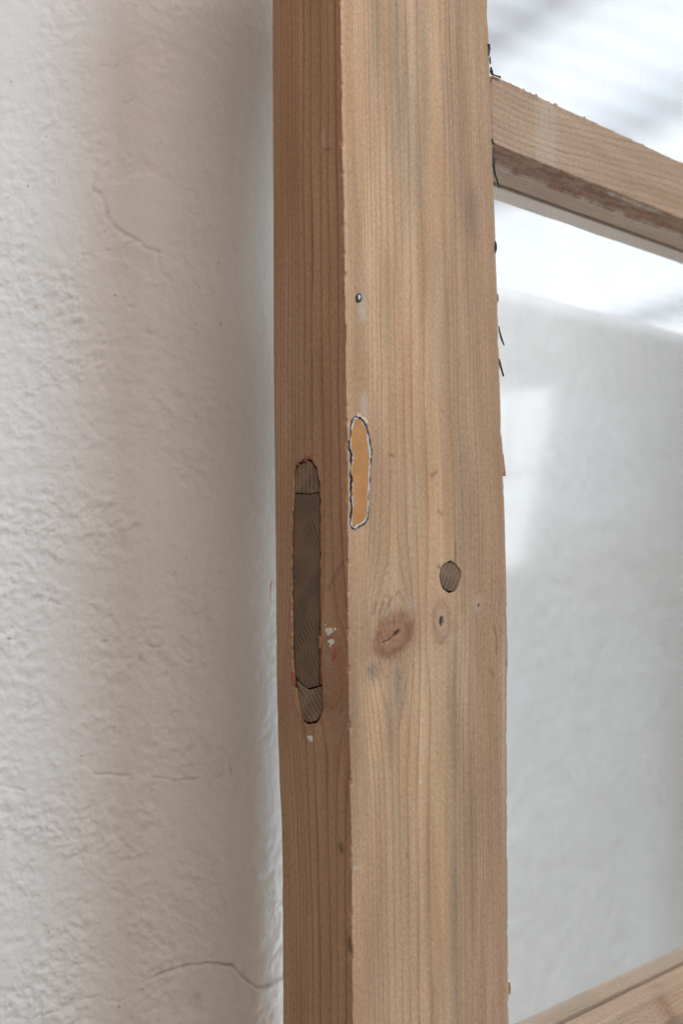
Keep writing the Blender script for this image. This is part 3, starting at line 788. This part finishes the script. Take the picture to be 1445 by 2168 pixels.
# the island of old paint: dark, white and orange coats one over the other
dark = [(752, 881), (745, 883), (741, 890), (738.5, 905), (736.5, 930), (736, 950), (738, 958), (737, 975), (739, 990), (737.5, 1005), (740, 1015), (738, 1035), (740, 1050), (740, 1065), (742, 1075), (739.5, 1090), (739, 1110), (742, 1118),
        (750, 1120.5), (760, 1117), (769, 1110), (777, 1098), (779.5, 1075), (778.5, 1050), (782, 1030), (782, 1010), (781.5, 995), (785.5, 970), (786, 955), (782, 935), (779.5, 918), (774, 900), (767, 890), (760, 884)]
white = [(752, 885.5), (746, 887), (743, 893), (740.5, 907), (738.8, 930), (738.8, 948), (743.5, 953), (743, 975), (740, 995), (743.5, 1012), (743, 1035), (742, 1055), (744.5, 1078), (742, 1095), (741, 1112), (745, 1116),
         (750, 1117.5), (758, 1112), (768, 1107), (774, 1097), (777, 1080), (776, 1052), (780, 1030), (779.5, 1008), (779, 995), (782, 970), (783.5, 957), (779, 938), (775, 918), (770, 903), (764, 893), (758, 888)]
orange = [(752, 888.5), (748, 890), (745, 897), (741.5, 910), (740, 930), (740, 947), (744.5, 953), (745, 965), (742.5, 988), (740.5, 1000), (745, 1014), (744.5, 1035), (744, 1055), (746, 1068), (744, 1085), (743, 1105), (745, 1114),
          (750, 1113), (756, 1108), (766, 1103), (773, 1094), (774, 1075), (774, 1050), (776, 1035), (776, 1010), (776.5, 995), (779, 972), (777, 955), (774, 935), (772, 915), (768, 905), (763, 899), (761, 890)]
paint = plate('paint_patch', ragged(fpts(orange), 0.3, 0.40, 11, 0.8, 0.16), 1, -0.2, 0.50, M['orange'], stile, 0.07, 0.02)
tag(paint, 'long orange island of old paint')
plate('white_paint_layer', ragged(fpts(white), 0.3, 0.50, 12, 0.9, 0.12), 1, -0.2, 0.36, M['white_paint'], stile, 0.10, 0.02)
plate('dark_paint_layer', ragged(fpts(dark), 0.3, 0.50, 13, 0.8, -0.06), 1, -0.2, 0.24, M['dark_paint'], stile, 0.06, 0.02)
plate('filler_smear', resample(fpts([(752, 879), (757, 874), (762, 880), (772, 884), (778, 893), (776, 899), (766, 888), (758, 883)]), 0.5, 0.1, 14), 1, -0.2, 0.16, M['filler'], stile, 0.06, 0.05)
plate('filler_smear', resample(fpts([(760, 621), (764, 622), (774, 634), (772, 636), (766, 629)]), 0.4, 0.05, 15), 1, -0.2, 0.10, M['filler'], stile, 0.03, 0.02)
spk = [(750, 628), (753, 622), (758, 620), (763, 624), (764, 631), (762, 639), (757, 642), (751, 638)]
plate('paint_speck', ragged(fpts(spk), 0.3, 0.3, 16), 1, -0.2, 0.30, M['dark_paint'], stile, 0.08, 0.1)
plate('paint_speck', resample(fpts([(755, 625), (758, 623), (761, 627), (760, 634), (757, 636), (755, 631)]), 0.3, 0.04, 17), 1, -0.2, 0.55, M['white_paint'], stile, 0.1, 0.1)['label'] = 'white core of the dark paint speck'
for i, (px, py, r_) in enumerate([(764, 934, 1.6), (752, 1009, 1.0)]):
    plate('paint_drip', [(fpts([(px, py)])[0][0] + 0.2 * r_ * math.cos(t), fpts([(px, py)])[0][1] + 0.22 * r_ * math.sin(t)) for t in np.linspace(0, 6.283, 10)[:-1]], 1, 0.2, 0.6, M['white_paint'], stile, 0.05, 0.1)
for i, (px, py, rx, ry, fc) in enumerate([(696, 1338, 2.1, 1.7, 0), (697, 1358, 1.2, 1.0, 0), (702, 1360, 1.5, 1.5, 0), (700, 1369, 1.0, 0.8, 0), (655, 1563, 1.9, 1.5, 0), (708, 1332, .7, .6, 0), (891, 1656, 0.8, 1.1, 1), (688, 1323, .4, .4, 0)]):
    c = (epts if fc == 0 else fpts)([(px, py)])[0]
    r_ = np.random.default_rng(50 + i)
    tt = np.linspace(0, 2 * np.pi, 18, endpoint=False)
    k = 1 + 0.75 * (np.interp(tt, np.linspace(0, 6.283, 8), np.append(r_.random(7), 0.5)) - .5)
    plate('plaster_lump', np.stack([c[0] + rx * k * np.cos(tt), c[1] + ry * k * np.sin(tt)], 1), fc, -0.1, 0.16, M['lump'], stile, 0.10, 0.10)

# ---- rails, glass and the far stile
def rail(name, prof, s0, s1, ring_of, seed, label, n=420, dense=0.45, wearfn=None):
    """prof: closed list of (w, z) metres; swept along the frame"""
    pr_, tg = [], []
    pts = np.array(prof + [prof[0]], float)
    acc = 0.0
    for a_, b_ in zip(pts[:-1], pts[1:]):
        L = np.linalg.norm(b_ - a_); k = max(2, int(L / 0.0008))
        for t in np.linspace(0, 1, k, endpoint=False):
            pr_.append(a_ + (b_ - a_) * t); tg.append(acc + L * t)
        acc += L
    pr_ = np.array(pr_); tg = np.array(tg) * 1000
    st = np.concatenate([np.arange(s0, s0 + dense, 0.0011), np.linspace(s0 + dense, s1, 30)[1:]])
    Sx = np.repeat(st[:, None], len(pr_), 1); Wx = np.repeat(pr_[None, :, 0], len(st), 0); Zx = np.repeat(pr_[None, :, 1], len(st), 0)
    G = np.repeat(tg[None], len(st), 0); Smm = Sx * 1000
    e = np.stack([np.roll(pr_, -1, 0) - np.roll(pr_, 1, 0)], 0)[0]; nr = np.stack([e[:, 1], -e[:, 0]], 1); nr /= np.linalg.norm(nr, axis=1)[:, None]
    cz = np.array(prof).mean(0)
    if np.mean(np.sum(nr * (pr_ - cz), 1)) < 0: nr = -nr
    ds = 0.5 * (fbm(Smm / 30, G / 12, 3, seed) - 0.5) + 0.25 * (fbm(Smm / 7, G / 1.5, 3, seed + 3) - 0.5)
    crack_ = np.zeros(G.shape); wr = np.zeros(G.shape + (4,)); wr[..., 3] = 1
    if wearfn: ds, crack_, wr = wearfn(Smm, G, Wx * 1000, Zx * 1000, ds, crack_, wr)
    ringv = ring_of(G, Smm)
    P = np.stack([Sx, Wx + nr[None, :, 0] * ds / 1000, Zx + nr[None, :, 1] * ds / 1000 - ZB], -1)
    me = grid_mesh(name, P[:, ::-1], True, True, {'ring': ('FLOAT', ringv[:, ::-1]), 'crack': ('FLOAT', np.clip(crack_, 0, 1)[:, ::-1]),
                   'suv': ('FLOAT_VECTOR', np.stack([G, Smm, G * 0 + seed], -1)[:, ::-1]), 'wear': ('FLOAT_COLOR', np.clip(wr, 0, 1)[:, ::-1])})
    o = link(name, me, M['rail'], door)
    if label: tag(o, label)
    return o
zt = FP(1040, 157)[1]; zf = FP(1042, 302)[1]; zu = FP(1048, 352, 0.007)[1]
print('rail z', zt, zf, zu, FP(1050, 400, GW))
def rail_prof_top(zt, zf, zu):
    return [(0.0008, zt), (0.0008, zf), (0.008, zu + 0.0015), (0.0085, zu), (GW - 0.0022, zu), (GW - 0.0022, zu + 0.004), (GW + 0.0022, zu + 0.004), (GW + 0.0022, zu), (TH - 0.003, zu), (TH - 0.001, zu + 0.003), (TH - 0.001, zt - 0.002), (TH - 0.004, zt)]
Hf = (zt - zf) * 1000
def ring_mid(G, Smm):
    # slow dome of rings on the face: nearly level near the post, then falling away to the right
    t = G + 14 * sstep(150, 330, Smm) * np.clip(1 - G / 80, 0, 1) - 4 * np.exp(-((Smm - 145) / 35) ** 2) * np.clip(1 - G / 50, 0, 1)
    return t / 3.6 + 0.6 * (fbm(Smm / 60, G / 20, 2, 131) - 0.5)
def wear_glare_mid(Smm, G, Wm, Zm_, ds, ck, wr):
    face = G < Hf
    cham = (G >= Hf) & (Wm < 8.6)
    ds = ds + cham * 1.0 * (fbm(Smm / 6, G / 2.2, 4, 141) - 0.55)
    wr[..., 0] = np.maximum(0.28 * fbm(Smm / 60, G / 5, 3, 143), 0.35 * (Wm > 8.6))
    wr[..., 1] = cham * (0.35 + 0.5 * fbm(Smm / 9, G / 3, 3, 145))
    ck = np.maximum(ck, cham * 0.32 * sstep(0.50, 0.75, fbm(Smm / 9, G / 1.8, 3, 147)))
    wr[..., 2] = np.maximum(wr[..., 2], 1.3 * (Wm > GW * 1000 + 1) * (G > Hf) * (Zm_ < zu * 1000 + 2))  # glare of the glass put into the colour of the rear underside
    # pale brush band across the face, white paint left in the chamfer
    s0 = FP(1150, 260)[0] * 1000; s1 = FP(1180, 260)[0] * 1000
    band = sstep(s0 - 9, s0 - 6, Smm) * sstep(s1 + 1, s1 - 4, Smm) * face
    wr[..., 2] = np.maximum(wr[..., 2], 0.50 * band * (0.4 + 0.6 * vn(Smm / 1.5, G / 30, 149)))
    sa, sb = FP(1282, 420)[0] * 1000, FP(1420, 470)[0] * 1000
    wr[..., 2] = np.maximum(wr[..., 2], 1.6 * sstep(sa, sa + 12, Smm) * sstep(sb, sb - 12, Smm) * np.exp(-((G - Hf - 1.8) / 0.9) ** 2))
    lip = np.exp(-((Wm - 8.6) / 1.0) ** 2) * (G > Hf) * (G < Hf + 30)
    wr[..., 2] = np.maximum(wr[..., 2], lip * 0.9 * sstep(0.35, 0.6, fbm(Smm / 9, G * 0, 3, 151)))
    # furry splinters on the upper arris
    ds = ds + 0.9 * np.exp(-(G / 1.2) ** 2) * sstep(0.62, 0.8, fbm(Smm / 3.0, G * 0, 3, 153))
    wr[..., 1] = np.maximum(wr[..., 1], 0.8 * np.exp(-(G / 1.6) ** 2) * sstep(0.5, 0.75, fbm(Smm / 6.0, G * 0, 3, 155)))
    return ds, ck, wr
S0 = W - 0.004
rail('rail', rail_prof_top(zt, zf, zu), S0, WID, ring_mid, 201, 'slim rail between the two panes with rough chamfered lower edge', wearfn=wear_glare_mid)
# lower rail, its rebate seen from above
gz = FP(1445, 2042, GW)[1]
print('low rail z', gz)
zl = gz
Hl = 0.075
prof = [(0.0008, zl - 0.012), (0.009, zl - 0.0035), (0.0105, zl), (GW - 0.0022, zl + 0.001), (GW - 0.0022, zl - 0.004), (GW + 0.0022, zl - 0.004), (GW + 0.0022, zl + 0.001), (TH - 0.004, zl + 0.002), (TH - 0.001, zl - 0.001), (TH - 0.001, zl - Hl), (0.0008, zl - Hl)]
def ring_low(G, Smm): return G / 2.6 + 1.2 * (fbm(Smm / 70, G / 15, 2, 161) - 0.5) + 2.0 * np.exp(-((Smm - FP(1400, 2110)[0] * 1000) / 12) ** 2)
def wear_low(Smm, G, Wm, Zm_, ds, ck, wr):
    wr[..., 0] = 0.45 * fbm(Smm / 40, G / 4, 3, 163)
    cs_ = FP(1425, 2140)[0] * 1000
    wr[..., 1] = np.maximum(0.7 * np.exp(-((Smm - cs_) / 7) ** 2) * (0.4 + fbm(Smm / 4, G / 3, 3, 165)) * (Wm < 12), 0.35 * np.exp(-((Smm - cs_ - 12) / 5) ** 2 - ((Wm - 18) / 4) ** 2))
    wr[..., 2] = np.exp(-((Wm - TH * 1000 + 4) / 3) ** 2) * 0.8 * fbm(Smm / 8, G / 3, 3, 167) + 0.6 * np.exp(-((Wm - 10.5) / 0.9) ** 2) * fbm(Smm / 12, G * 0, 2, 169)
    return ds, ck, wr
rail('rail', prof, S0, WID, ring_low, 203, 'bottom rail with stepped upper edge, below the lower pane', wearfn=wear_low)
# head rail above the picture and the far stile to the right, outside it
zh = 0.412
rail('rail', [(0.0008, zh + 0.12), (0.0008, zh), (GW, zh), (TH - 0.001, zh), (TH - 0.001, zh + 0.12)], S0, WID, lambda G, s_: G / 3.0, 205, 'head rail above the upper pane', dense=0.02)
def flat_wood(name, s0, s1, w0, w1, z0, z1):
    me = box_mesh(name, ((s0 + s1) / 2, (w0 + w1) / 2, (z0 + z1) / 2 - ZB), np.eye(3), ((s1 - s0) / 2, (w1 - w0) / 2, (z1 - z0) / 2), 0.0015)
    co_ = np.empty(len(me.vertices) * 3); me.vertices.foreach_get('co', co_); co_ = co_.reshape(-1, 3) * 1000
    for k, (t, A) in {'ring': ('FLOAT', co_[:, 0] / 3), 'crack': ('FLOAT', co_[:, 0] * 0), 'suv': ('FLOAT_VECTOR', co_), 'wear': ('FLOAT_COLOR', np.tile([0.2, 0, 0, 1], (len(co_), 1)))}.items():
        at = me.attributes.new(k, t, 'POINT')
        at.data.foreach_set({'FLOAT': 'value', 'FLOAT_VECTOR': 'vector', 'FLOAT_COLOR': 'color'}[t], np.ascontiguousarray(A, np.float32).reshape(-1))
    return link(name, me, M['front'], door, False)
tag(flat_wood('stile', WID - 0.002, WID + W, 0, TH, ZB, ZT), 'plain pine post at the far end of the rails')
rail('rail', [(0.0008, ZB + 0.14), (0.0008, ZB + 0.002), (TH - 0.001, ZB + 0.002), (TH - 0.001, ZB + 0.14)], S0, WID, lambda G, s_: G / 3.0, 207, 'plain foot rail on the floor', dense=0.02)
tag(flat_wood('panel', W - 0.003, WID + 0.003, GW - 0.006, GW + 0.006, ZB + 0.138, zl - Hl + 0.002), 'lower wooden panel below the glass')
def pane(z0, z1, label):
    me = box_mesh('glass_pane', ((W + WID) / 2, GW, (z0 + z1) / 2 - ZB), np.eye(3), ((WID - W) / 2 - 0.001, 0.0015, (z1 - z0) / 2))
    o = link('glass_pane', me, M['glass'], door, False)
    tag(o, label)
    return o
pane(zu + 0.0035 if False else zt - 0.004, zh + 0.004, 'upper pane showing the bright roof')
pane(zl - 0.0035, zu + 0.0035, 'lower pane reflecting a window')

# flakes of black paint and loose fibres on the arrises
def strip(name, pts3, wid, mat, parent, label=None):
    """a curling flat strip with thickness along a 3-D path (frame coordinates)"""
    pts3 = [np.array(p, float) for p in pts3]
    bm = bmesh.new(); rings = []
    for i, p in enumerate(pts3):
        tdir = pts3[min(i + 1, len(pts3) - 1)] - pts3[max(i - 1, 0)]; tdir /= np.linalg.norm(tdir)
        sidev = np.cross(tdir, [0.734, 0.679, 0.0]); sidev /= np.linalg.norm(sidev)
        up_ = np.cross(sidev, tdir)
        k = wid[i] if hasattr(wid, '__len__') else wid
        rings.append([bm.verts.new(Vector(p + sidev * a_ * k + up_ * b_ * min(k, 0.0003)) - Vector((0, 0, ZB))) for a_, b_ in ((-1, -.5), (1, -.5), (1, .5), (-1, .5))])
    for a_, b_ in zip(rings[:-1], rings[1:]):
        for i in range(4): bm.faces.new([a_[i], a_[(i + 1) % 4], b_[(i + 1) % 4], b_[i]])
    bm.faces.new(rings[0][::-1]); bm.faces.new(rings[-1])
    bmesh.ops.recalc_face_normals(bm, faces=bm.faces)
    me = bpy.data.meshes.new(name); bm.to_mesh(me); bm.free()
    o = link(name, me, mat, parent, False)
    if label: tag(o, label)
    return o
def fp3(px, py, w):
    s, z = FP(px, py, w)
    return (s, w, z)
fk = [([(1033.5, 93), (1035, 104), (1034, 118)], [.0007, .0006, .0003], .004), ([(1036, 120), (1036.5, 128), (1037, 136)], [.0003, .0005, .0003], .003), ([(1038, 142), (1039, 150), (1041, 158)], [.0004, .0008, .0007], .003), ([(1041, 157), (1047, 159.5), (1054, 162), (1059, 163.5)], [.0006, .0003, .0005, .0007], .002),
      ([(1041, 294), (1042, 302), (1048, 306)], [.0004, .0004, .0002], .001), ([(1046, 334), (1044, 350), (1046, 366), (1051, 380), (1056, 398)], [.0007, .0006, .0005, .0004, .0003], .004), ([(1044, 312), (1043, 330), (1044, 350)], [.0003, .0003, .0003], .003),
      ([(1047.5, 510), (1048.5, 518), (1048.5, 527), (1048, 536)], [.0002, .0006, .0007, .0002], .004), ([(1052.5, 622), (1053, 632), (1053, 640)], [.0002, .0003, .0002], .004),
      ([(1055, 690), (1057, 704), (1061, 718), (1066, 731)], [.0002, .0004, .0005, .0003], .003), ([(1056, 760), (1059, 776), (1065, 797)], [.0003, .0005, .0004], .003)]
for pts_, wd, w in fk:
    strip('paint_flake', [fp3(px, py, -0.0004) for px, py in pts_], wd, M['dark_paint'], stile)
for pts_, wd in [([(1067, 1008), (1064, 985), (1062, 962)], .0008), ([(1076, 2080), (1078, 2095), (1077, 2105)], .0006), ([(1067, 988), (1070, 986)], .0002)]:
    strip('splinter', [fp3(px, py, 0.001) for px, py in pts_], wd, M['splinter'], stile)
def ep3(px, py, s=-0.0004):
    w, z = EP(px, py)
    return (s, w, z)
strip('splinter', [ep3(579, 1228, -0.0008), ep3(577, 1240, -0.0012), ep3(576, 1255, -0.0012), ep3(577.5, 1276, -0.001)], [.0003, .0003, .0002, .0001], M['splinter'], stile)
strip('splinter', [ep3(711, 1372), ep3(713, 1382), ep3(710, 1391), ep3(704, 1400)], [.0002, .0003, .0003, .0001], plain('red_fibre', C(0.42, 0.06, 0.03), .1), stile)
# ------------------------------------------------------------------ the roof-light whose reflection hangs in the lower pane
def reflected(px, py, dist):
    s, z = FP(px, py, GW)
    g = np.array([O2[0] + u2[0] * s + v2[0] * GW, O2[1] + u2[1] * s + v2[1] * GW, z])
    dr = g / np.linalg.norm(g)
    n = np.array([v2[0], v2[1], 0])
    r = dr - 2 * np.dot(dr, n) * n
    return g + r * dist
c00, c10, c11, c01 = [reflected(*p) for p in ((1052, 822, 1.7), (1183, 812, 1.7), (1095, 1210, 1.7), (985, 1210, 1.7))]
ex = (c10 - c00); ey = (c01 - c00)
rw = empty('tilted_window', tuple((c00 + c11) / 2))
tag(rw, 'white framed tilted window mirrored faintly in the lower glass pane', 'window')
cen = (c00 + c11) / 2
nrm_ = np.cross(ex, ey); nrm_ /= np.linalg.norm(nrm_)
exu = ex / np.linalg.norm(ex); eyu = np.cross(nrm_, exu)
def quad_pt(a_, b_): return c00 + ex * a_ + ey * b_ - cen
def slab(name, a0, b0, a1, b1, th0, th1, mat):
    bm = bmesh.new(); vs = []
    for t in (th0, th1):
        vs.append([bm.verts.new(Vector(quad_pt(a_, b_) + nrm_ * t)) for a_, b_ in ((a0, b0), (a1, b0), (a1, b1), (a0, b1))])
    bm.faces.new(vs[0]); bm.faces.new(vs[1][::-1])
    for i in range(4): bm.faces.new([vs[0][i], vs[1][i], vs[1][(i + 1) % 4], vs[0][(i + 1) % 4]])
    bmesh.ops.recalc_face_normals(bm, faces=bm.faces)
    me = bpy.data.meshes.new(name); bm.to_mesh(me); bm.free()
    return link(name, me, mat, rw, False)
slab('pane', -0.05, 0.02, 0.20, 1.0, -0.004, 0.004, M['daylight'])
slab('pane', 0.26, 0.02, 0.86, 0.47, -0.004, 0.004, M['daylight'])
slab('pane', 0.26, 0.49, 0.86, 1.0, -0.004, 0.004, M['daylight'])
for a0, b0, a1, b1 in ((-0.05, -0.01, 0.97, 0.02), (0.20, 0.02, 0.26, 1.0), (0.86, 0.02, 1.0, 1.0), (0.26, 0.47, 0.86, 0.49), (-0.05, 1.0, 0.97, 1.05)):
    slab('sash_bar', a0, b0, a1, b1, -0.02, 0.02, M['metal'])
